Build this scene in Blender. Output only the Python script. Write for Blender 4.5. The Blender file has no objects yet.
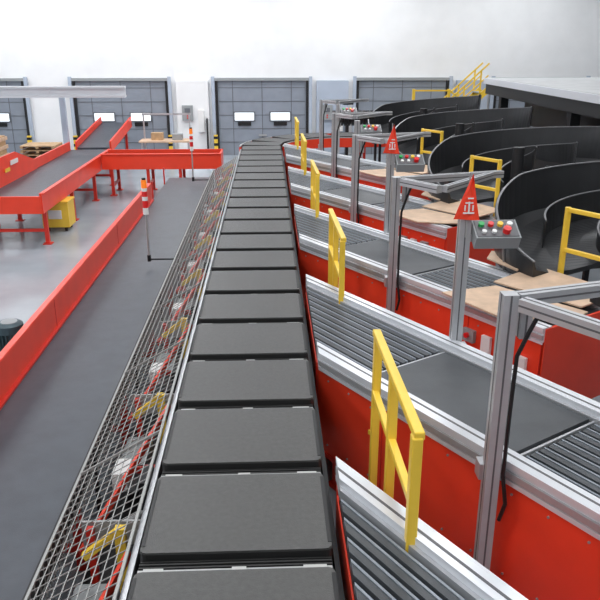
import bpy, bmesh, math, random
from mathutils import Vector, Matrix
random.seed(4)
scene = bpy.context.scene
try:
    scene.view_settings.view_transform = 'Standard'
    scene.view_settings.look = 'None'
    scene.view_settings.exposure = 0.0
except Exception: pass

# ---------------------------------------------------------------- materials
def mat(name, col, rough=0.5, metal=0.0, noise=0.0, nscale=8.0, bump=0.0, bscale=60.0, emit=None, estr=0.0, spec=0.5):
    m = bpy.data.materials.new(name); m.use_nodes = True
    nt = m.node_tree; b = nt.nodes["Principled BSDF"]
    b.inputs["Base Color"].default_value = (*col, 1)
    b.inputs["Roughness"].default_value = rough
    b.inputs["Metallic"].default_value = metal
    b.inputs["Specular IOR Level"].default_value = spec
    tc = nt.nodes.new("ShaderNodeTexCoord")
    if noise > 0:
        n = nt.nodes.new("ShaderNodeTexNoise"); n.inputs["Scale"].default_value = nscale
        n.inputs["Detail"].default_value = 6
        nt.links.new(tc.outputs["Object"], n.inputs["Vector"])
        r = nt.nodes.new("ShaderNodeValToRGB")
        r.color_ramp.elements[0].position = 0.3; r.color_ramp.elements[1].position = 0.7
        r.color_ramp.elements[0].color = (*[c*(1-noise) for c in col], 1)
        r.color_ramp.elements[1].color = (*[min(1, c*(1+noise)) for c in col], 1)
        nt.links.new(n.outputs["Fac"], r.inputs["Fac"])
        nt.links.new(r.outputs["Color"], b.inputs["Base Color"])
    if bump > 0:
        n2 = nt.nodes.new("ShaderNodeTexNoise"); n2.inputs["Scale"].default_value = bscale
        nt.links.new(tc.outputs["Object"], n2.inputs["Vector"])
        bp = nt.nodes.new("ShaderNodeBump"); bp.inputs["Strength"].default_value = bump
        bp.inputs["Distance"].default_value = 0.02
        nt.links.new(n2.outputs["Fac"], bp.inputs["Height"])
        nt.links.new(bp.outputs["Normal"], b.inputs["Normal"])
    if emit:
        b.inputs["Emission Color"].default_value = (*emit, 1)
        b.inputs["Emission Strength"].default_value = estr
    return m

M = dict(
 tray = mat("tray_belt_rubber", (0.076,0.075,0.073), 0.42, 0, 0.12, 30, 0.15, 180),
 trayedge = mat("tray_edge", (0.020,0.020,0.020), 0.5),
 black = mat("black_plastic", (0.009,0.009,0.010), 0.45),
 dark = mat("dark_steel", (0.020,0.020,0.022), 0.5, 0.2),
 belt = mat("conveyor_belt_pvc", (0.056,0.064,0.080), 0.42, 0, 0.12, 6, 0.08, 120),
 belt2 = mat("infeed_belt_pvc", (0.070,0.076,0.084), 0.45, 0, 0.1, 5, 0.08, 120),
 strip = mat("strip_belt", (0.26,0.29,0.33), 0.38, 0.1),
 red = mat("red_paint", (0.93,0.062,0.025), 0.34, 0, 0.05, 3),
 redd = mat("red_paint_deep", (0.66,0.028,0.014), 0.4, 0, 0.06, 3),
 alu = mat("anodised_aluminium", (0.53,0.54,0.56), 0.33, 0.5, 0.04, 10),
 aluw = mat("bright_aluminium", (0.78,0.80,0.84), 0.30, 0.3),
 groove = mat("profile_groove", (0.15,0.15,0.16), 0.5, 0.4),
 steel = mat("wire_steel", (0.42,0.42,0.42), 0.4, 0.4),
 wire = mat("mesh_wire", (0.34,0.34,0.33), 0.45, 0.3),
 yellow = mat("yellow_paint", (0.93,0.62,0.06), 0.4, 0, 0.05, 4),
 white = mat("white_label", (0.85,0.85,0.84), 0.5),
 label = mat("paper_label", (0.50,0.50,0.49), 0.6),
 ply = mat("plywood", (0.66,0.47,0.33), 0.6, 0, 0.15, 5),
 wood = mat("pine_wood", (0.50,0.33,0.18), 0.65, 0, 0.2, 7),
 chute = mat("chute_black_sheet", (0.042,0.043,0.046), 0.34, 0.4, 0.1, 2),
 chedge = mat("chute_edge", (0.26,0.26,0.27), 0.4, 0.5),
 grey = mat("grey_box", (0.33,0.35,0.36), 0.5),
 deck = mat("mezzanine_deck", (0.50,0.51,0.52), 0.6, 0, 0.1, 3),
 motor = mat("motor_blue_grey", (0.05,0.085,0.10), 0.45, 0.2),
 orange = mat("orange_lens", (0.9,0.2,0.02), 0.3, emit=(1,0.25,0.02), estr=0.4),
 redlens = mat("red_lens", (0.8,0.02,0.02), 0.3),
 green = mat("green_button", (0.02,0.45,0.1), 0.4),
 door = mat("dock_door_paint", (0.26,0.29,0.34), 0.5, 0, 0.06, 3),
 seam = mat("door_seam", (0.13,0.14,0.16), 0.6),
 glass = mat("daylit_window", (0.9,0.95,1.0), 0.2, emit=(0.9,0.97,1.0), estr=0.9),
 wallp = mat("wall_panel_white", (0.90,0.91,0.92), 0.6, 0, 0.03, 1.5),
 wallb = mat("wall_panel_bluegrey", (0.44,0.50,0.60), 0.6, 0, 0.05, 2),
 floor = mat("concrete_floor", (0.38,0.42,0.46), 0.20, 0, 0.14, 0.8, 0.03, 30),
 ceil = mat("ceiling_sheet", (0.7,0.71,0.72), 0.7),
 tube = mat("lamp_diffuser", (1,1,1), 0.5, emit=(1,1,1), estr=3),
)

# ---------------------------------------------------------------- builder
class Builder:
    def __init__(s, name):
        s.name=name; s.v=[]; s.f=[]; s.fm=[]; s.mats=[]
    def mi(s, m):
        m=M[m]
        if m not in s.mats: s.mats.append(m)
        return s.mats.index(m)
    def add(s, verts, faces, m):
        o=len(s.v); s.v += [tuple(v) for v in verts]; i=s.mi(m)
        for f in faces: s.f.append(tuple(o+a for a in f)); s.fm.append(i)
    def box(s, c, size, m, rz=0.0, R=None):
        x,y,z=[a/2 for a in size]
        vs=[Vector(p) for p in [(-x,-y,-z),(x,-y,-z),(x,y,-z),(-x,y,-z),(-x,-y,z),(x,-y,z),(x,y,z),(-x,y,z)]]
        if R is None: R=Matrix.Rotation(rz,3,'Z')
        vs=[R@v+Vector(c) for v in vs]
        s.add(vs,[(0,3,2,1),(4,5,6,7),(0,1,5,4),(1,2,6,5),(2,3,7,6),(3,0,4,7)],m)
    def beam(s, a, b, w, h, m, up=(0,0,1)):
        a=Vector(a);b=Vector(b);d=b-a;L=d.length;d.normalize()
        u=Vector(up)
        if abs(d.dot(u))>0.98: u=Vector((0,1,0))
        sd=d.cross(u).normalized(); u2=sd.cross(d).normalized()
        R=Matrix((sd,d,u2)).transposed()
        s.box((a+b)/2,(w,L,h),m,R=R)
    def cyl(s, a, b, r, m, n=12, r2=None):
        a=Vector(a);b=Vector(b);d=(b-a).normalized()
        u=Vector((0,0,1)) if abs(d.z)<0.9 else Vector((1,0,0))
        p=d.cross(u).normalized(); q=d.cross(p)
        if r2 is None: r2=r
        vs=[a+(p*math.cos(t)+q*math.sin(t))*r for t in [2*math.pi*i/n for i in range(n)]]
        vs+=[b+(p*math.cos(t)+q*math.sin(t))*r2 for t in [2*math.pi*i/n for i in range(n)]]
        fs=[(i,(i+1)%n,n+(i+1)%n,n+i) for i in range(n)]+[tuple(range(n-1,-1,-1)),tuple(range(n,2*n))]
        s.add(vs,fs,m)
    def prism(s, pts, z0, z1, m, T=None):
        n=len(pts)
        vs=[Vector((p[0],p[1],z0)) for p in pts]+[Vector((p[0],p[1],z1)) for p in pts]
        if T: vs=[T(v) for v in vs]
        s.add(vs,[tuple(range(n-1,-1,-1)),tuple(range(n,2*n))]+[(i,(i+1)%n,n+(i+1)%n,n+i) for i in range(n)],m)
    def plate_x(s, x, pts, th, m):
        n=len(pts)
        vs=[Vector((x-th/2,p[0],p[1])) for p in pts]+[Vector((x+th/2,p[0],p[1])) for p in pts]
        s.add(vs,[tuple(range(n-1,-1,-1)),tuple(range(n,2*n))]+[(i,(i+1)%n,n+(i+1)%n,n+i) for i in range(n)],m)
    def finish(s, loc=(0,0,0), smooth=False, bevel=0):
        me=bpy.data.meshes.new(s.name); me.from_pydata(s.v,[],s.f)
        for m in s.mats: me.materials.append(m)
        me.polygons.foreach_set("material_index", s.fm)
        me.update()
        bm=bmesh.new(); bm.from_mesh(me); bmesh.ops.recalc_face_normals(bm,faces=bm.faces); bm.to_mesh(me); bm.free()
        o=bpy.data.objects.new(s.name,me); scene.collection.objects.link(o); o.location=loc
        if bevel:
            b=o.modifiers.new("bevel",'BEVEL'); b.width=bevel; b.segments=2; b.limit_method='ANGLE'
        return o
def dup(o, off):
    n=bpy.data.objects.new(o.name.split('.')[0], o.data); scene.collection.objects.link(n)
    n.location=Vector(o.location)+Vector(off)
    for md in o.modifiers:
        if md.type=='BEVEL':
            b=n.modifiers.new("bevel",'BEVEL'); b.width=md.width; b.segments=md.segments; b.limit_method='ANGLE'
    return n

# ---------------------------------------------------------------- room shell
W=28.0
def simple(name, c, size, m):
    b=Builder(name); b.box(c,size,m); return b.finish()
simple("floor",(0,10,-0.1),(32,44,0.2),"floor")
simple("wall_back",(0,W+0.15,4),(32,0.3,8),"wallp")
simple("wall_left",(-15.85,10,4),(0.3,44,8),"wallp")
simple("wall_right",(15.85,10,4),(0.3,44,8),"wallp")
simple("wall_front",(0,-11.85,4),(32,0.3,8),"wallp")
simple("ceiling",(0,10,8.1),(32,44,0.2),"ceil")

def dock_door(n, cx, w=3.3, h=2.75):
    b=Builder("door_%d"%n)
    y=W-0.06
    b.box((cx,y,h/2),(w,0.08,h),"door")
    for z in (0.5,1.0,1.5,2.0,2.5):
        b.box((cx,y-0.045,z),(w-0.04,0.015,0.02),"seam")
    for x in (-1.1,0,1.1):
        b.box((cx+x,y-0.043,h/2),(0.025,0.012,h),"seam")
    for sx in (-1,1):
        b.box((cx+sx*(w/2+0.05),y-0.05,h/2),(0.09,0.16,h),"dark")
        b.box((cx+sx*(w/2+0.17),y-0.1,h/2+0.1),(0.12,0.1,h+0.1),"wallb")
        b.box((cx+sx*(w/2+0.12),y-0.3,0.4),(0.14,0.14,0.8),"yellow")
        for z in (0.2,0.45,0.7): b.box((cx+sx*(w/2+0.12),y-0.3,z),(0.145,0.145,0.10),"black")
    b.box((cx,y-0.03,h+0.05),(w+0.4,0.2,0.10),"grey")
    for x in (-0.68,0.68):
        b.box((cx+x,y-0.05,1.45),(0.82,0.04,0.36),"seam")
        b.box((cx+x,y-0.075,1.45),(0.72,0.03,0.28),"glass")
        b.box((cx+x,y-0.06,1.18),(0.5,0.03,0.14),"black")
    b.box((cx,y-0.08,0.75),(0.3,0.05,0.06),"steel")
    return b.finish()
for i,cx in enumerate((-10.75,-5.5,-0.25,5.05,10.3)): dock_door(i+1,cx)

for i,cx in enumerate((-2.85,2.4,7.7)):
    b=Builder("dock_control_panel")
    b.box((cx,W-0.1,1.4),(1.2,0.16,2.7),"wallb" if i else "wallp")
    b.box((cx-0.2,W-0.24,1.6),(0.4,0.12,0.55),"grey")
    b.box((cx+0.3,W-0.22,1.3),(0.22,0.1,0.8),"white")
    b.box((cx-0.2,W-0.31,1.7),(0.2,0.02,0.15),"seam")
    for z in (1.5,1.42): b.cyl((cx-0.2,W-0.33,z),(cx-0.2,W-0.29,z),0.025,"redlens",8)
    b.box((cx+0.52,W-0.3,0.7),(0.05,0.25,1.4),"dark")
    b.finish()

for yy in (12,20,26.8):
    b=Builder("roof_truss")
    b.box((0,yy,6.9),(31,0.14,0.14),"wallb"); b.box((0,yy,7.7),(31,0.14,0.14),"wallb")
    for i in range(20):
        x0=-15+1.5*i; b.beam((x0,yy,6.95 if i%2 else 7.65),(x0+1.5,yy,7.65 if i%2 else 6.95),0.06,0.06,"wallb")
    b.finish()

# ---------------------------------------------------------------- crossbelt sorter
SX=-0.22; SZ=1.30; PITCH=0.917
def rrect(x0,x1,y0,y1,r,n=4):
    pts=[]
    for cx,cy,a in ((x1-r,y1-r,0),(x0+r,y1-r,90),(x0+r,y0+r,180),(x1-r,y0+r,270)):
        for i in range(n+1):
            t=math.radians(a+90*i/n); pts.append((cx+r*math.cos(t),cy+r*math.sin(t)))
    return pts
def carrier(b, px, py, head):
    R=Matrix.Rotation(head,3,'Z')
    T=lambda v: R@v+Vector((px,py,0))
    hw=0.55
    a=rrect(-hw,hw,-0.41,0.36,0.04,3)
    n=len(a)
    for z0,z1,m,sc in ((1.215,1.290,"trayedge",0.0),(1.290,1.302,"tray",0.008)):
        vs=[Vector((p[0]*(1-sc),p[1]*(1-sc),z0)) for p in a]+[Vector((p[0]*(1-sc),p[1]*(1-sc),z1)) for p in a]
        vs=[T(v) for v in vs]
        b.add(vs,[tuple(range(n,2*n)),tuple(range(n-1,-1,-1))]+[(i,(i+1)%n,n+(i+1)%n,n+i) for i in range(n)],m)
    def lb(c,s,m): b.box(T(Vector(c)),s,m,R=R)
    for sx in (-1,1):
        lb((sx*0.535,-0.02,1.300),(0.022,0.66,0.010),"black")
    lb((0,-0.03,1.18),(1.06,0.76,0.06),"black")
    for yy,zz in ((0.400,1.248),(0.432,1.250),(0.462,1.248),(0.492,1.240)):
        lb((0,yy,zz),(1.08,0.012,0.03),"trayedge")
    lb((0,0.43,1.205),(1.06,0.15,0.05),"black")
    lb((0,0.378,1.280),(1.07,0.020,0.012),"steel")
    for x,wd in ((-0.45,0.11),(0.02,0.08),(0.44,0.13)):
        lb((x,0.382,1.288),(wd,0.024,0.006),"label")
    lb((0,0,1.02),(0.5,0.8,0.2),"dark")
    for sx in (-1,1): lb((sx*0.42,0,1.04),(0.06,0.3,0.16),"dark")
b=Builder("crossbelt_sorter")
k=-4; ys=[]
while True:
    yc=4.11+PITCH*k-0.36
    if yc>20.6: break
    carrier(b,SX,yc,0); ys.append(yc); k+=1
ylast=ys[-1]
r=2.6; ya=20.7; cxx=SX+r
s=PITCH-(ya-ylast)
while s<r*math.pi/2:
    t=s/r
    carrier(b,cxx-r*math.cos(t),ya+r*math.sin(t),-t); s+=PITCH
x=cxx+(s-r*math.pi/2)
while x<9.5:
    carrier(b,x,ya+r,-math.pi/2); x+=PITCH
for sx in (-1,1):
    x0=SX+sx*0.60
    if sx<0:
        b.box((x0,10.2,1.13),(0.035,21,0.12),"steel"); b.box((x0,10.2,1.20),(0.035,21,0.012),"alu")
    else:
        b.box((x0-0.02,10.2,1.10),(0.03,21,0.12),"dark")
    b.box((SX+sx*0.56,10.2,0.8),(0.03,21,0.45),"dark")
b.box((SX,10.2,0.86),(1.0,21,0.06),"dark")
yy=0.5
while yy<21:
    for sx in (-1,1): b.box((SX+sx*0.5,yy,0.42),(0.08,0.08,0.84),"redd")
    b.box((SX,yy,0.3),(1.0,0.06,0.06),"redd")
    yy+=2.05
N=14
for i in range(N):
    t0=math.pi/2*i/N; t1=math.pi/2*(i+1)/N
    for rr,m in ((r+0.62,"red"),(r-0.62,"red")):
        p=(cxx-rr*math.cos(t0),ya+rr*math.sin(t0),1.12); q=(cxx-rr*math.cos(t1),ya+rr*math.sin(t1),1.12)
        b.beam(p,q,0.05,0.28,m)
        b.beam((p[0],p[1],1.27),(q[0],q[1],1.27),0.05,0.02,"steel")
for dy in (-0.62,0.62):
    b.box(((cxx+9.5)/2,ya+r+dy,1.12),(9.5-cxx,0.05,0.28),"red")
    b.box(((cxx+9.5)/2,ya+r+dy,1.27),(9.5-cxx,0.05,0.02),"steel")
for xx in (3,5,7,9):
    for dy in (-0.5,0.5): b.box((xx,ya+r+dy,0.5),(0.08,0.08,1.0),"redd")
b.finish()

# ---------------------------------------------------------------- left belt conveyor
b=Builder("belt_conveyor")
b.box((-2.08,9.6,0.72),(1.06,18.2,0.06),"belt")
b.box((-2.08,9.6,0.62),(0.96,18.0,0.14),"dark")
b.box((-2.63,8.2,0.88),(0.03,15.2,0.50),"red")
b.box((-2.655,8.2,1.13),(0.07,15.2,0.02),"red")
b.box((-2.60,8.2,0.76),(0.05,15.2,0.03),"redd")
b.box((-1.53,9.6,0.70),(0.03,18.2,0.18),"dark")
b.box((-1.53,9.6,0.80),(0.04,18.2,0.02),"dark")
yy=1.0
while yy<18.5:
    b.box((-2.66,yy,0.85),(0.03,0.05,0.5),"redd")
    for x in (-2.6,-1.56): b.box((x,yy,0.3),(0.07,0.07,0.62),"redd")
    b.box((-2.08,yy,0.2),(1.0,0.05,0.05),"redd")
    yy+=1.9
for yy in (4.4,8.2,12.0):
    b.box((-2.613,yy,0.9),(0.006,0.012,0.44),"redd")
b.cyl((-2.58,18.7,0.66),(-1.58,18.7,0.66),0.08,"steel")
b.finish()

# ---------------------------------------------------------------- wire mesh guard
b=Builder("wire_mesh_guard")
A=Vector((-1.49,0,0.88)); Bp=Vector((-0.85,0,1.25))
y0,y1=1.2,19.0
w=0.006
n=10
for i in range(n+1):
    p=A.lerp(Bp,i/n); ww=w if i not in (0,n) else 0.018
    b.beam((p.x,y0,p.z),(p.x,y1,p.z),ww,ww,"wire")
ly=y0; c=0
while ly<=y1:
    ww=w if c%20 else 0.020
    b.beam((A.x,ly,A.z),(Bp.x,ly,Bp.z),ww,ww,"wire"); ly+=0.09; c+=1
for z in (0.62,0.70,0.78):
    b.beam((A.x,y0,z),(A.x,y1,z),w,w,"wire")
ly=y0
while ly<=y1:
    b.beam((A.x,ly,0.56),(A.x,ly,0.88),w,w,"wire"); ly+=0.09
for i in range(10):
    yy=1.3+1.95*i
    if yy<y1: b.beam((A.x,yy,0.0),(A.x,yy,0.86),0.03,0.03,"dark")
b.finish()

b=Builder("discharge_chute_row")
b.box((-1.2,10,0.12),(0.56,18,0.02),"dark")  # dark sheet added over the floor, stands in for shade under the mesh
for i in range(9):
    yy=2.6+1.95*i
    b.beam((-0.92,yy+1.15,0.98),(-1.42,yy-0.2,0.50),0.025,0.07,"red")
    b.box((-1.12,yy+0.9,0.50),(0.5,0.04,0.06),"redd")
    b.box((-1.02,yy+0.9,0.50),(0.05,1.7,0.05),"dark")
    b.box((-1.04,yy+1.45,0.64),(0.07,0.06,0.62),"yellow")
    b.beam((-1.04,yy+1.45,0.93),(-1.30,yy+1.45,0.72),0.05,0.05,"yellow")
    b.box((-1.25,yy+1.15,0.40),(0.22,0.5,0.26),"grey")
    b.box((-1.27,yy+0.65,0.62),(0.12,0.24,0.14),"white")
    b.box((-0.99,yy+0.25,0.75),(0.08,0.25,0.24),"dark")
    b.box((-1.15,yy+1.7,0.72),(0.44,0.02,0.20),"steel")
    b.cyl((-1.42,yy,0.42),(-1.0,yy+0.3,0.52),0.03,"steel",10)
    b.box((-1.30,yy+1.65,0.40),(0.05,0.05,0.8),"redd")
b.finish()

# ---------------------------------------------------------------- stack lights
def stack_light(x,y,zb):
    b=Builder("signal_light_pole")
    b.cyl((x,y,zb),(x,y,zb+0.72),0.016,"steel")
    b.cyl((x,y,zb+0.01),(x+0.38,y,zb+0.01),0.014,"black")
    b.cyl((x,y,zb-0.02),(x,y,zb+0.08),0.03,"black")
    z=zb+0.72
    for m,h in (("white",0.10),("redlens",0.11),("white",0.06),("redlens",0.08),("white",0.05),("orange",0.12)):
        b.cyl((x,y,z),(x,y,z+h),0.042,m,16); z+=h
    b.cyl((x,y,z),(x,y,z+0.03),0.03,"black")
    b.finish()
stack_light(-1.88,10.7,0.87)
stack_light(-1.88,17.6,0.87)

# ---------------------------------------------------------------- motor on floor
b=Builder("gear_motor")
mx,my=-3.30,8.5
b.box((mx,my,0.06),(0.42,0.42,0.12),"motor")
b.cyl((mx,my,0.12),(mx,my,0.25),0.19,"motor",24)
b.cyl((mx,my,0.25),(mx,my,0.62),0.13,"motor",24)
for i in range(20):
    t=2*math.pi*i/20
    b.box((mx+0.145*math.cos(t),my+0.145*math.sin(t),0.44),(0.05,0.010,0.34),"motor",rz=t)
b.cyl((mx,my,0.60),(mx,my,0.70),0.165,"motor",24)
b.cyl((mx,my,0.70),(mx,my,0.73),0.165,"motor",24,0.12)
b.cyl((mx,my,0.73),(mx,my,0.735),0.10,"grey",24)
b.box((mx+0.2,my,0.42),(0.12,0.15,0.15),"grey")
b.finish()

# ---------------------------------------------------------------- induction conveyors
D=Vector((0.527,-0.85,0)).normalized(); Nn=Vector((-D.y,D.x,0))
P0=Vector((0.42,6.09,0))
STEP=4.1
def T(v): return P0+D*v[0]+Nn*v[1]+Vector((0,0,v[2]))
def s0(w): return -w*Nn.x/D.x
HEAD=math.atan2(D.y,D.x)
b=Builder("induction_conveyor")
L=4.4; WD=1.07
def bar(wa,wb,sa,sb,za,zb,m):
    pa=s0(wa) if sa is None else sa; pb=s0(wb) if sa is None else sa
    b.prism([(pa,wa),(sb,wa),(sb,wb),(pb,wb)],za,zb,m,T)
for (wa,wb,ow) in ((-0.07,0.05,-0.07),(1.02,1.14,1.14)):
    bar(wa,wb,None,L,1.22,1.375,"aluw")
    sg=-1 if ow<0 else 1
    lo,hi=(ow-0.02,ow) if sg<0 else (ow,ow+0.02)
    bar(lo,hi,None,L,1.33,1.375,"aluw")
    bar(lo,hi,None,L,1.25,1.30,"alu")
    bar(lo-0.0 if sg>0 else lo+0.005,hi-0.005 if sg>0 else hi,None,L,1.20,1.235,"aluw")
    mid=(wa+wb)/2
    bar(mid-0.010,mid+0.010,None,L,1.375,1.377,"groove")
    il=(wb,wb+0.03) if sg<0 else (wa-0.03,wa)
    bar(il[0],il[1],None,L,1.25,1.325,"alu")
bar(0.05,1.02,None,L,1.16,1.24,"dark")
nst=9; w0=0.10; w1=0.98; pw=(w1-w0)/nst
for i in range(nst):
    wa=w0+i*pw
    for sa,sb in ((None,0.62),(2.27,3.2)):
        bar(wa+0.010,wa+pw-0.042,sa,sb,1.24,1.300,"belt2")
        bar(wa+pw-0.038,wa+pw-0.022,sa,sb,1.24,1.306,"strip")
bar(0.09,0.98,0.68,2.20,1.24,1.31,"belt2")
bar(0.08,0.99,0.645,0.665,1.24,1.30,"alu")
bar(0.08,0.99,2.225,2.245,1.24,1.30,"alu")
bar(0.09,0.98,3.25,L,1.24,1.31,"belt2")
def skirt(wa,wb,sa,sb,za,zb,m="red"): bar(wa,wb,sa,sb,za,zb,m)
skirt(-0.05,-0.02,None,L,0.32,1.20)
skirt(1.09,1.12,None,L,0.32,1.20)
for ww in (-0.055,1.118):
    for ss in (0.05 if ww<0 else -1.7, 1.0,2.2,3.4,L-0.03):
        b.prism([(ss,ww),(ss+0.012,ww),(ss+0.012,ww+0.007),(ss,ww+0.007)],0.32,1.2,"redd",T)
    b.prism([(s0(ww),ww-0.01),(L,ww-0.01),(L,ww+0.02),(s0(ww),ww+0.02)],0.32,0.37,"redd",T)
for j in range(14):
    ss=0.25+0.3*j
    for zz in (1.12,0.46):
        c=T(Vector((ss,-0.05,zz))); e=T(Vector((ss,-0.060,zz))); b.cyl(c,e,0.010,"steel",6)
b.box((P0.x+0.0,P0.y+1.0,0.76),(0.02,2.0,0.88),"red")
b.prism([(L-0.02,-0.05),(L+0.01,-0.05),(L+0.01,1.12),(L-0.02,1.12)],0.32,1.36,"red",T)
for ss in (0.3,1.8,3.2,4.2):
    for ww in (0.05,1.0):
        c=T(Vector((ss,ww,0.18))); b.box(c,(0.09,0.09,0.36),"redd",rz=HEAD)
        c=T(Vector((ss,ww,0.015))); b.box(c,(0.16,0.16,0.03),"redd",rz=HEAD)
for ss,zz,sz,m in ((3.45,0.98,(0.16,0.05,0.14),"grey"),(3.7,0.95,(0.12,0.04,0.2),"white"),(3.95,0.98,(0.14,0.06,0.16),"grey"),
                  (4.18,0.92,(0.11,0.04,0.14),"white"),(3.6,0.72,(0.2,0.03,0.07),"yellow"),(0.9,0.9,(0.08,0.015,0.04),"yellow")):
    b.box(T(Vector((ss,-0.075,zz))),sz,m,rz=HEAD)
for ss in (3.45,3.95):
    c=T(Vector((ss,-0.10,0.99))); e=T(Vector((ss,-0.135,0.99))); b.cyl(c,e,0.03,"redlens",10)
infeed=b.finish(bevel=0.004)
for k in (-1,1,2,3): dup(infeed,(0,STEP*k,0))

b=Builder("plywood_sheet")
def sheet(pts,z,th,m="ply"):
    n=len(pts); top=[T(Vector((p[0],p[1],p[2]+z))) for p in pts]; bot=[v-Vector((0,0,th)) for v in top]
    b.add(bot+top,[tuple(range(n-1,-1,-1)),tuple(range(n,2*n))]+[(i,(i+1)%n,n+(i+1)%n,n+i) for i in range(n)],m)
sheet([(3.10,-0.18,0),(3.95,-0.24,0),(4.45,0.30,0),(4.40,0.62,0),(3.28,0.50,0)],1.405,0.018)
sheet([(3.20,0.55,0.0),(4.30,0.65,0.0),(4.35,1.25,0.06),(3.2,1.30,0.06)],1.425,0.018)
sheet([(3.2,0.95,0.02),(2.6,1.10,0.0),(2.45,1.35,0.02),(3.0,1.55,0.05)],1.47,0.018)
ply=b.finish()
for k in (2,3): dup(ply,(0,STEP*k,0))
ply.location=(0,STEP,0)

# ---------------------------------------------------------------- scanner gantry
b=Builder("aluminium_gantry")
G=Vector((1.456,4.07,0)); TOP=2.57
def prof(a,bb,w=0.095):
    a=Vector(a);bb=Vector(bb)
    b.beam(a,bb,w,w,"alu")
    d=(bb-a).normalized()
    for off in ((w/2,0),(0,w/2),(-w/2,0),(0,-w/2)):
        u=Vector((0,0,1)) if abs(d.z)<0.9 else Vector((0,1,0))
        sd=d.cross(u).normalized(); u2=sd.cross(d).normalized()
        o=sd*off[0]+u2*off[1]
        b.beam(a+o+d*0.002,bb+o-d*0.002,0.012 if off[0]==0 else 0.004,0.012 if off[0]!=0 else 0.004,"groove")
prof((G.x,G.y,0.0),(G.x,G.y,TOP))
prof((G.x+0.12,G.y+0.02,TOP-0.30),(G.x+0.12,G.y+0.02,TOP-0.09),0.07)
armdir=Vector((0.960,0.28,0)).normalized()
zt=TOP-0.04
a0=Vector((G.x+0.05,G.y,zt)); a1=a0+armdir*1.36
prof(a0,a1,0.08)
b0=Vector((G.x+0.03,G.y-0.04,zt-0.002)); b1=b0+D*0.62+armdir*0.02
prof(b0+D*0.05,b1,0.08)
c0=b1+armdir*0.06; c1=a1+Vector((-0.15,-0.06,0))
prof(c0,c1,0.07)
sc=a0+armdir*0.75
b.box(sc-Vector((0,0.0,0.075)),(0.28,0.12,0.07),"black",rz=0.2)
b.box((G.x,G.y+0.08,1.28),(0.14,0.10,0.12),"alu")
pts=[(0.06,-0.06,TOP-0.06),(0.16,-0.10,TOP-0.10),(0.12,-0.08,TOP-0.22),(0.07,-0.05,TOP-0.4),(0.065,-0.05,1.8),(0.065,-0.05,1.3),(0.09,-0.08,1.1),(0.07,-0.05,0.95)]
for p,q in zip(pts,pts[1:]):
    b.cyl((G.x+p[0],G.y+p[1],p[2]),(G.x+q[0],G.y+q[1],q[2]),0.014,"black",8)
gan=b.finish()
for k in (1,2,3,4): dup(gan,(0,STEP*k,0))

# ---------------------------------------------------------------- control post
b=Builder("control_post")
C=Vector((1.74,6.20,0)); TOPC=2.6
prof((C.x,C.y,0),(C.x,C.y,TOPC),0.10)
Rt=Matrix.Rotation(math.radians(28),3,'X')
bc=Vector((C.x+0.27,C.y-0.04,2.40))
b.box(bc,(0.40,0.24,0.13),"grey",R=Rt)
b.box(bc+Rt@Vector((0,0,0.068)),(0.37,0.21,0.006),"groove",R=Rt)
for i,(m,rr) in enumerate((("green",0.026),("redlens",0.026),("yellow",0.026),("white",0.026))):
    p=bc+Rt@Vector((-0.13+0.085*i,0.04,0.07)); q=bc+Rt@Vector((-0.13+0.085*i,0.04,0.10)); b.cyl(p,q,rr,m,12)
p=bc+Rt@Vector((0.08,-0.05,0.07)); q=bc+Rt@Vector((0.08,-0.05,0.12)); b.cyl(p,q,0.035,"redlens",12)
for i in range(2):
    p=bc+Rt@Vector((-0.12+0.09*i,-0.05,0.07)); q=bc+Rt@Vector((-0.12+0.09*i,-0.05,0.09)); b.cyl(p,q,0.022,"white",12)
b.box((C.x+0.10,C.y,2.36),(0.14,0.06,0.06),"alu")
b.box((C.x+0.02,C.y-0.08,1.3),(0.12,0.08,0.12),"alu")
cp=b.finish()
for k in (1,2,3): dup(cp,(0,STEP*k,0))

b=Builder("pennant_flag")
zt=TOPC-0.02
b.cyl((C.x,C.y-0.065,zt-0.2),(C.x,C.y-0.065,zt+0.38),0.008,"steel",8)
tri=[(-0.125,-0.06),(0.11,-0.07),(0.02,0.34)]
n=6; vs=[]
for i in range(n+1):
    u=i/n
    l=(tri[0][0]*(1-u)+tri[2][0]*u, tri[0][1]*(1-u)+tri[2][1]*u)
    rr=(tri[1][0]*(1-u)+tri[2][0]*u, tri[1][1]*(1-u)+tri[2][1]*u)
    for j in range(5):
        t=j/4; x=l[0]*(1-t)+rr[0]*t; z=l[1]*(1-t)+rr[1]*t
        vs.append((C.x+x,C.y-0.085+0.012*math.sin(j*1.7+i*0.6),zt+0.03+z))
fs=[(i*5+j,i*5+j+1,(i+1)*5+j+1,(i+1)*5+j) for i in range(n) for j in range(4)]
b.add(vs,fs,"red")
for (x,z,w_,h_) in ((0,0.0,0.10,0.014),(0,0.05,0.014,0.10),(0.0,0.09,0.07,0.012),(0.01,0.13,0.05,0.012),(-0.035,0.045,0.012,0.05),(0.035,0.045,0.012,0.05)):
    b.box((C.x+x,C.y-0.105,zt+0.03+z),(w_,0.004,h_),"white")
fl=b.finish()
dup(fl,(0,STEP,0))

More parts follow.
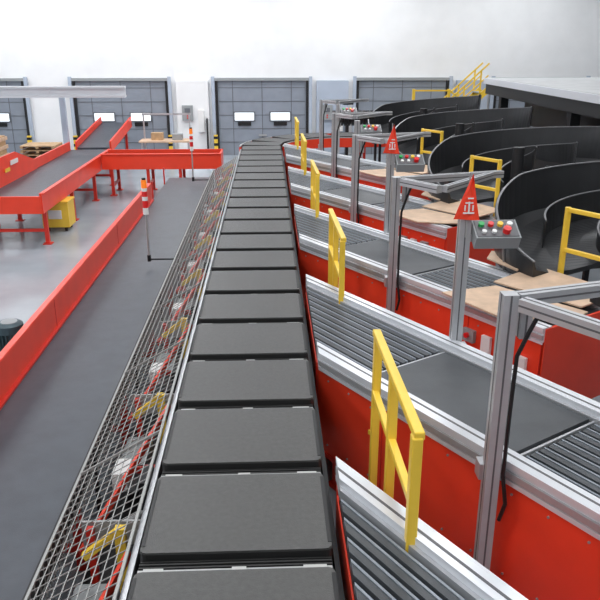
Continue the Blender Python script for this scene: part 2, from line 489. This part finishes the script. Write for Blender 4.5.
# ---------------------------------------------------------------- yellow safety railing
b=Builder("safety_railing")
x=0.765; ya_,yb_=4.79,3.36; zt=2.02
b.beam((x,ya_+0.03,zt),(x+0.02,yb_-0.03,zt),0.06,0.05,"yellow")
b.beam((x,ya_,1.55),(x+0.02,yb_,1.55),0.05,0.05,"yellow")
for yy in (ya_,4.10,yb_):
    b.box((x+0.01,yy,zt/2),(0.06,0.075,zt-0.02),"yellow")
    b.box((x+0.01,yy,0.01),(0.14,0.16,0.02),"yellow")
rl=b.finish(bevel=0.008)
for k in (1,2,3,4): dup(rl,(0,STEP*k,0))

b=Builder("yellow_barrier")
p0=T(Vector((3.50,1.36,0))); p1=T(Vector((4.10,1.36,0)))
for p in (p0,p1):
    b.beam((p.x,p.y,0),(p.x,p.y,2.25),0.06,0.06,"yellow")
for z in (2.22,1.75,1.2):
    b.beam((p0.x,p0.y,z),(p1.x,p1.y,z),0.05,0.05,"yellow")
yb=b.finish(bevel=0.008)
for k in (2,3): dup(yb,(0,STEP*k,0))
yb.location=(0,STEP,0)

# ---------------------------------------------------------------- curved chutes
b=Builder("curved_chute")
CC=Vector((4.40,8.50,0)); ri,ro=0.30,1.50
a_exit=208; a_top=-30
n=44
ZR=0.62
rows=[]
for i in range(n+1):
    u=i/n; a=math.radians(a_exit+(a_top-a_exit)*u); z=1.48+ZR*u
    hwall=0.16+0.46*min(1,u*3.0)
    ca,sa=math.cos(a),math.sin(a)
    rm=(ri+ro)/2
    sk=0.08+0.27*min(1,u*3)
    sec=[(ri,z+0.22),(ri,z+0.02),(ri+0.2,z-0.02),(rm,z-0.03),(ro-0.2,z+0.0),(ro,z+0.06),(ro+0.05,z+hwall),(ro+0.075,z+hwall),(ro+0.03,z-sk),(ro,z-sk),(ro-0.2,z-0.08),(rm,z-0.09),(ri+0.2,z-0.08),(ri-0.02,z-sk),(ri-0.02,z+0.22)]
    rows.append([Vector((CC.x+r_*ca,CC.y+r_*sa,zz)) for r_,zz in sec])
m_=len(rows[0])
vs=[v for r_ in rows for v in r_]
fs=[(i*m_+j,i*m_+(j+1)%m_,(i+1)*m_+(j+1)%m_,(i+1)*m_+j) for i in range(n) for j in range(m_)]
fs+=[tuple(range(m_)),tuple(n*m_+j for j in range(m_-1,-1,-1))]
b.add(vs,fs,"chute")
def mp(u,dz):
    a=math.radians(a_exit+(a_top-a_exit)*u); return Vector((CC.x+0.95*math.cos(a),CC.y+0.95*math.sin(a),1.48+ZR*u+dz))
for i in range(n):
    for jj in (6,0):
        p=rows[i][jj]+Vector((0,0,0.008)); q=rows[i+1][jj]+Vector((0,0,0.008))
        b.beam(p,q,0.025,0.014,"chedge")
    u0=i/n; u1=(i+1)/n
    if i>6:
        b.beam(mp(u0,0.14),mp(u1,0.14),0.02,0.40,"chute"); b.beam(mp(u0,0.345),mp(u1,0.345),0.024,0.012,"chedge")
for i in range(4,n,8):
    p=rows[i][7]; q=rows[i][8]; b.beam(p,q,0.03,0.03,"chedge")
b.cyl((CC.x,CC.y,0),(CC.x,CC.y,2.3),0.10,"dark",16)
for a in (190,140,80,20):
    t=math.radians(a); u=(a_exit-a)/(a_exit-a_top); z=1.48+ZR*u-0.14
    b.beam((CC.x,CC.y,z),(CC.x+ro*math.cos(t),CC.y+ro*math.sin(t),z),0.06,0.06,"dark")
    b.beam((CC.x+(ro-0.1)*math.cos(t),CC.y+(ro-0.1)*math.sin(t),0),(CC.x+(ro-0.1)*math.cos(t),CC.y+(ro-0.1)*math.sin(t),z),0.07,0.07,"dark")
ch=b.finish()
for k in (-1,1,2,3): dup(ch,(0,STEP*k,0))

# ---------------------------------------------------------------- mezzanine (right)
b=Builder("mezzanine_platform")
b.box((9.6,7.5,3.00),(6.2,29,0.10),"dark")
b.box((9.6,7.5,3.07),(6.2,29,0.03),"deck")
b.box((6.45,7.5,3.0),(0.08,29,0.16),"aluw")
b.box((6.55,7.5,2.78),(0.12,29,0.30),"dark")
for yy in (-4,1,6,11,16,21):
    b.box((6.75,yy,1.4),(0.22,0.22,2.8),"dark")
    b.box((9.6,yy,2.82),(6.0,0.16,0.28),"dark")
    b.box((12,yy,1.4),(0.22,0.22,2.8),"dark")
b.finish()
b=Builder("black_transfer_conveyor")
b.box((7.8,10,2.2),(1.5,20,0.12),"dark")
b.box((7.05,10,2.25),(0.06,20,0.6),"chute")
b.box((8.55,10,2.25),(0.06,20,0.6),"chute")
for yy in (3,8.5,13.5,18.5):
    b.box((7.8,yy,1.07),(0.12,0.12,2.14),"dark")
b.finish()

b=Builder("yellow_staircase")
sx,sy=5.2,25.9
for i in range(10):
    b.box((sx+0.26*i,sy+0.4,0.25+0.24*i),(0.28,0.8,0.04),"grey")
for dy in (0,0.8):
    b.beam((sx-0.1,sy+dy,0.1),(sx+2.5,sy+dy,2.5),0.05,0.2,"yellow")
    b.beam((sx-0.1,sy+dy,1.0),(sx+2.5,sy+dy,3.4),0.05,0.05,"yellow")
    b.beam((sx-0.1,sy+dy,0.6),(sx+2.5,sy+dy,3.0),0.04,0.04,"yellow")
    for i in range(5): b.beam((sx+0.56*i,sy+dy,0.2+0.52*i),(sx+0.56*i,sy+dy,1.08+0.52*i),0.05,0.05,"yellow")
b.finish()
b=Builder("walkway_railing")
for xx in (4.9,6.1):
    b.box((xx,24.9,1.3),(0.09,0.09,2.6),"yellow")
for zz in (1.7,2.15,2.55): b.beam((4.9,24.9,zz),(6.1,24.9,zz),0.05,0.05,"yellow")
b.beam((6.1,24.9,2.55),(7.4,24.9,1.7),0.05,0.05,"yellow")
b.box((7.4,24.9,0.86),(0.08,0.08,1.72),"yellow")
b.finish()

# ---------------------------------------------------------------- back-left conveyors
b=Builder("red_belt_conveyor")
X0,X1,Ya,Yb=-6.1,-4.7,14.7,22.4
b.box(((X0+X1)/2,(Ya+Yb)/2,0.95),(X1-X0-0.08,Yb-Ya,0.06),"belt")
b.box((X1,(Ya+Yb)/2-0.5,0.92),(0.05,Yb-Ya-1.0,0.40),"red")
b.box((X0,(Ya+Yb)/2,0.98),(0.05,Yb-Ya,0.48),"red")
b.box((X1+0.02,(Ya+Yb)/2-0.5,1.13),(0.09,Yb-Ya-1,0.02),"red")
b.box(((X0+X1)/2,Ya,0.9),(X1-X0,0.05,0.36),"red")
b.plate_x(X0+0.05,[(15.0,0.98),(18.9,0.98),(18.9,1.2),(17.4,1.62),(15.0,1.62)],0.03,"red")
b.box((X0+0.09,17.2,1.42),(0.02,0.5,0.10),"white")
b.box((X0+0.09,16.7,1.30),(0.02,0.3,0.08),"yellow")
b.box(((X0+X1)/2,(Ya+Yb)/2,0.83),(1.2,Yb-Ya-0.2,0.12),"dark")
b.cyl((X0+0.1,Ya+0.1,0.93),(X1-0.1,Ya+0.1,0.93),0.06,"steel",14)
for yy in (15.0,17.2,19.5,21.8):
    for xx in (X0+0.05,X1-0.05):
        b.box((xx,yy,0.42),(0.08,0.08,0.84),"redd"); b.box((xx,yy,0.01),(0.18,0.18,0.02),"redd")
    b.box(((X0+X1)/2,yy,0.3),(1.3,0.06,0.06),"redd")
b.finish()
b=Builder("inclined_red_conveyor")
b.beam((-5.5,22.9,0.95),(-5.5,26.6,1.35),1.0,0.06,"belt")
for sx_ in (-6.03,-4.97):
    b.beam((sx_,22.9,1.0),(sx_,26.6,1.40),0.05,0.34,"red")
for yy,zz in ((23.2,0.85),(26.2,1.2)):
    for xx in (-5.9,-5.1): b.box((xx,yy,zz/2),(0.08,0.08,zz),"redd")
b.finish()
b=Builder("chute_table")
b.prism([(-8.4,15.2),(-6.2,15.2),(-6.2,16.6),(-8.4,16.6)],0.95,1.0,"belt")
b.box((-7.3,15.15,1.12),(2.3,0.05,0.5),"red"); b.box((-7.3,16.65,1.12),(2.3,0.05,0.5),"red")
for xx in (-8.3,-7.2,-6.35):
    for yy in (15.25,16.55): b.box((xx,yy,0.47),(0.08,0.08,0.95),"redd")
b.finish()
b=Builder("red_cross_conveyor")
yc=20.6
b.box((-3.0,yc,0.98),(3.3,0.9,0.06),"belt")
b.box((-3.0,yc-0.47,0.95),(3.3,0.05,0.42),"red"); b.box((-3.0,yc+0.47,0.95),(3.3,0.05,0.42),"red")
b.box((-3.0,yc-0.49,1.16),(3.3,0.10,0.02),"red")
b.box((-1.37,yc,0.95),(0.05,0.95,0.42),"red")
for xx in (-4.4,-3.4,-2.5,-1.5):
    for dy in (-0.42,0.42):
        b.box((xx,yc+dy,0.45),(0.08,0.08,0.9),"redd"); b.box((xx,yc+dy,0.01),(0.18,0.18,0.02),"redd")
    b.box((xx,yc,0.3),(0.06,0.84,0.06),"redd")
b.finish()
b=Builder("drive_cabinet")
dcx,dcy=-4.85,16.3
b.box((dcx,dcy,0.38),(0.6,0.55,0.56),"yellow"); b.box((dcx,dcy,0.68),(0.64,0.6,0.04),"yellow")
for dx in (-.2,.2):
    for dy in (-.2,.2): b.box((dcx+dx,dcy+dy,0.05),(0.06,0.06,0.1),"dark")
b.box((dcx,dcy-0.285,0.40),(0.3,0.02,0.2),"white")
b.finish(bevel=0.01)

def crate(x,y,z,w_,d_,h_):
    b=Builder("wooden_crate")
    b.box((x,y,z+h_/2+0.08),(w_-0.08,d_-0.08,h_-0.02),"wood")
    for i in range(5):
        zz=z+0.14+(h_-0.05)*i/4.4
        b.box((x,y-d_/2,zz),(w_,0.03,0.11),"ply"); b.box((x+w_/2,y,zz),(0.03,d_,0.11),"ply")
    for dx in (-1,0,1): b.box((x+dx*(w_/2-0.06),y,z+0.04),(0.1,d_,0.08),"wood")
    for dx in (-1,1): b.box((x+dx*(w_/2-0.04),y-d_/2-0.02,z+h_/2+0.08),(0.09,0.03,h_),"wood")
    b.finish()
crate(-8.9,23.4,0,0.9,0.8,1.2)
b=Builder("timber_pallet")
for i in range(7): b.box((-7.5,24.2,0.08+0.14*i),(1.1,1.0,0.02),"wood")
for i in range(7):
    for dx in (-0.5,0,0.5): b.box((-7.5+dx,24.2,0.035+0.14*i),(0.09,1.0,0.07),"wood")
b.finish()
b=Builder("steel_portal_beam")
b.box((-8.0,22.0,2.84),(7.6,0.22,0.06),"aluw"); b.box((-8.0,22.0,2.58),(7.6,0.22,0.06),"aluw"); b.box((-8.0,22.0,2.71),(7.6,0.06,0.22),"aluw")
for xx in (-11.3,-6.45): b.box((xx,23.4,1.3),(0.16,0.16,2.6),"wallb")
for xx in (-11.3,-6.45): b.box((xx,22.7,2.69),(0.12,1.5,0.16),"aluw")
b.finish()
b=Builder("packing_workbench")
b.box((-3.6,25.6,0.85),(1.8,0.8,0.05),"ply")
for dx in (-0.8,0.8):
    for dy in (-0.33,0.33): b.box((-3.6+dx,25.6+dy,0.42),(0.06,0.06,0.84),"alu")
    b.box((-3.6+dx,25.93,1.3),(0.05,0.05,0.9),"alu")
b.box((-3.6,25.93,1.72),(1.7,0.06,0.06),"alu"); b.box((-3.9,25.6,1.0),(0.4,0.3,0.25),"wood"); b.box((-3.2,25.6,0.98),(0.35,0.3,0.2),"grey")
b.finish()

b=Builder("flexible_dust_cover")
for i in range(30):
    x=2.2+0.13*i; zc=1.62
    b.cyl((x,25.3,zc),(x+0.09,25.3,zc),0.26,"black",14)
    b.cyl((x+0.09,25.3,zc),(x+0.13,25.3,zc),0.19,"dark",14)
for xx in (2.7,4.2,5.9): b.box((xx,25.3,0.7),(0.1,0.3,1.4),"dark")
b.finish()

# ---------------------------------------------------------------- lights
for yy in (-4,2.5,9,15.5,21.5,25.4):
    for xx in (-9,-3,3,9):
        l=bpy.data.lights.new("ceiling_lamp_light",'AREA'); l.shape='RECTANGLE'; l.size=3.0; l.size_y=1.2
        l.energy={-9:140,-3:120,3:108,9:65}[xx]*(1.35 if yy>25 else 1.0); l.color=(0.965,0.985,1.0)  # rearmost unseen row is added and boosted to brighten the back wall
        o=bpy.data.objects.new("ceiling_lamp_light",l); scene.collection.objects.link(o); o.location=(xx,yy,7.6)
        b=Builder("ceiling_lamp"); b.box((xx,yy,7.72),(3.1,1.3,0.08),"grey"); b.box((xx,yy,7.67),(3.0,1.2,0.02),"tube")
        for dx in (-1,1): b.cyl((xx+dx,yy,7.76),(xx+dx,yy,8.0),0.01,"steel",6)
        fo=b.finish(); o.parent=fo
w=bpy.data.worlds.new("world"); scene.world=w; w.use_nodes=True
w.node_tree.nodes["Background"].inputs[0].default_value=(0.8,0.88,1,1); w.node_tree.nodes["Background"].inputs[1].default_value=0.6

# ---------------------------------------------------------------- camera
cd=bpy.data.cameras.new("camera"); cam=bpy.data.objects.new("camera",cd); scene.collection.objects.link(cam)
cd.sensor_width=36; cd.lens=714/600*36; cd.clip_start=0.05; cd.clip_end=200
cam.location=(0,0,4.0); cam.rotation_euler=(math.radians(90-19.65),0,math.radians(-2.42))
scene.camera=cam
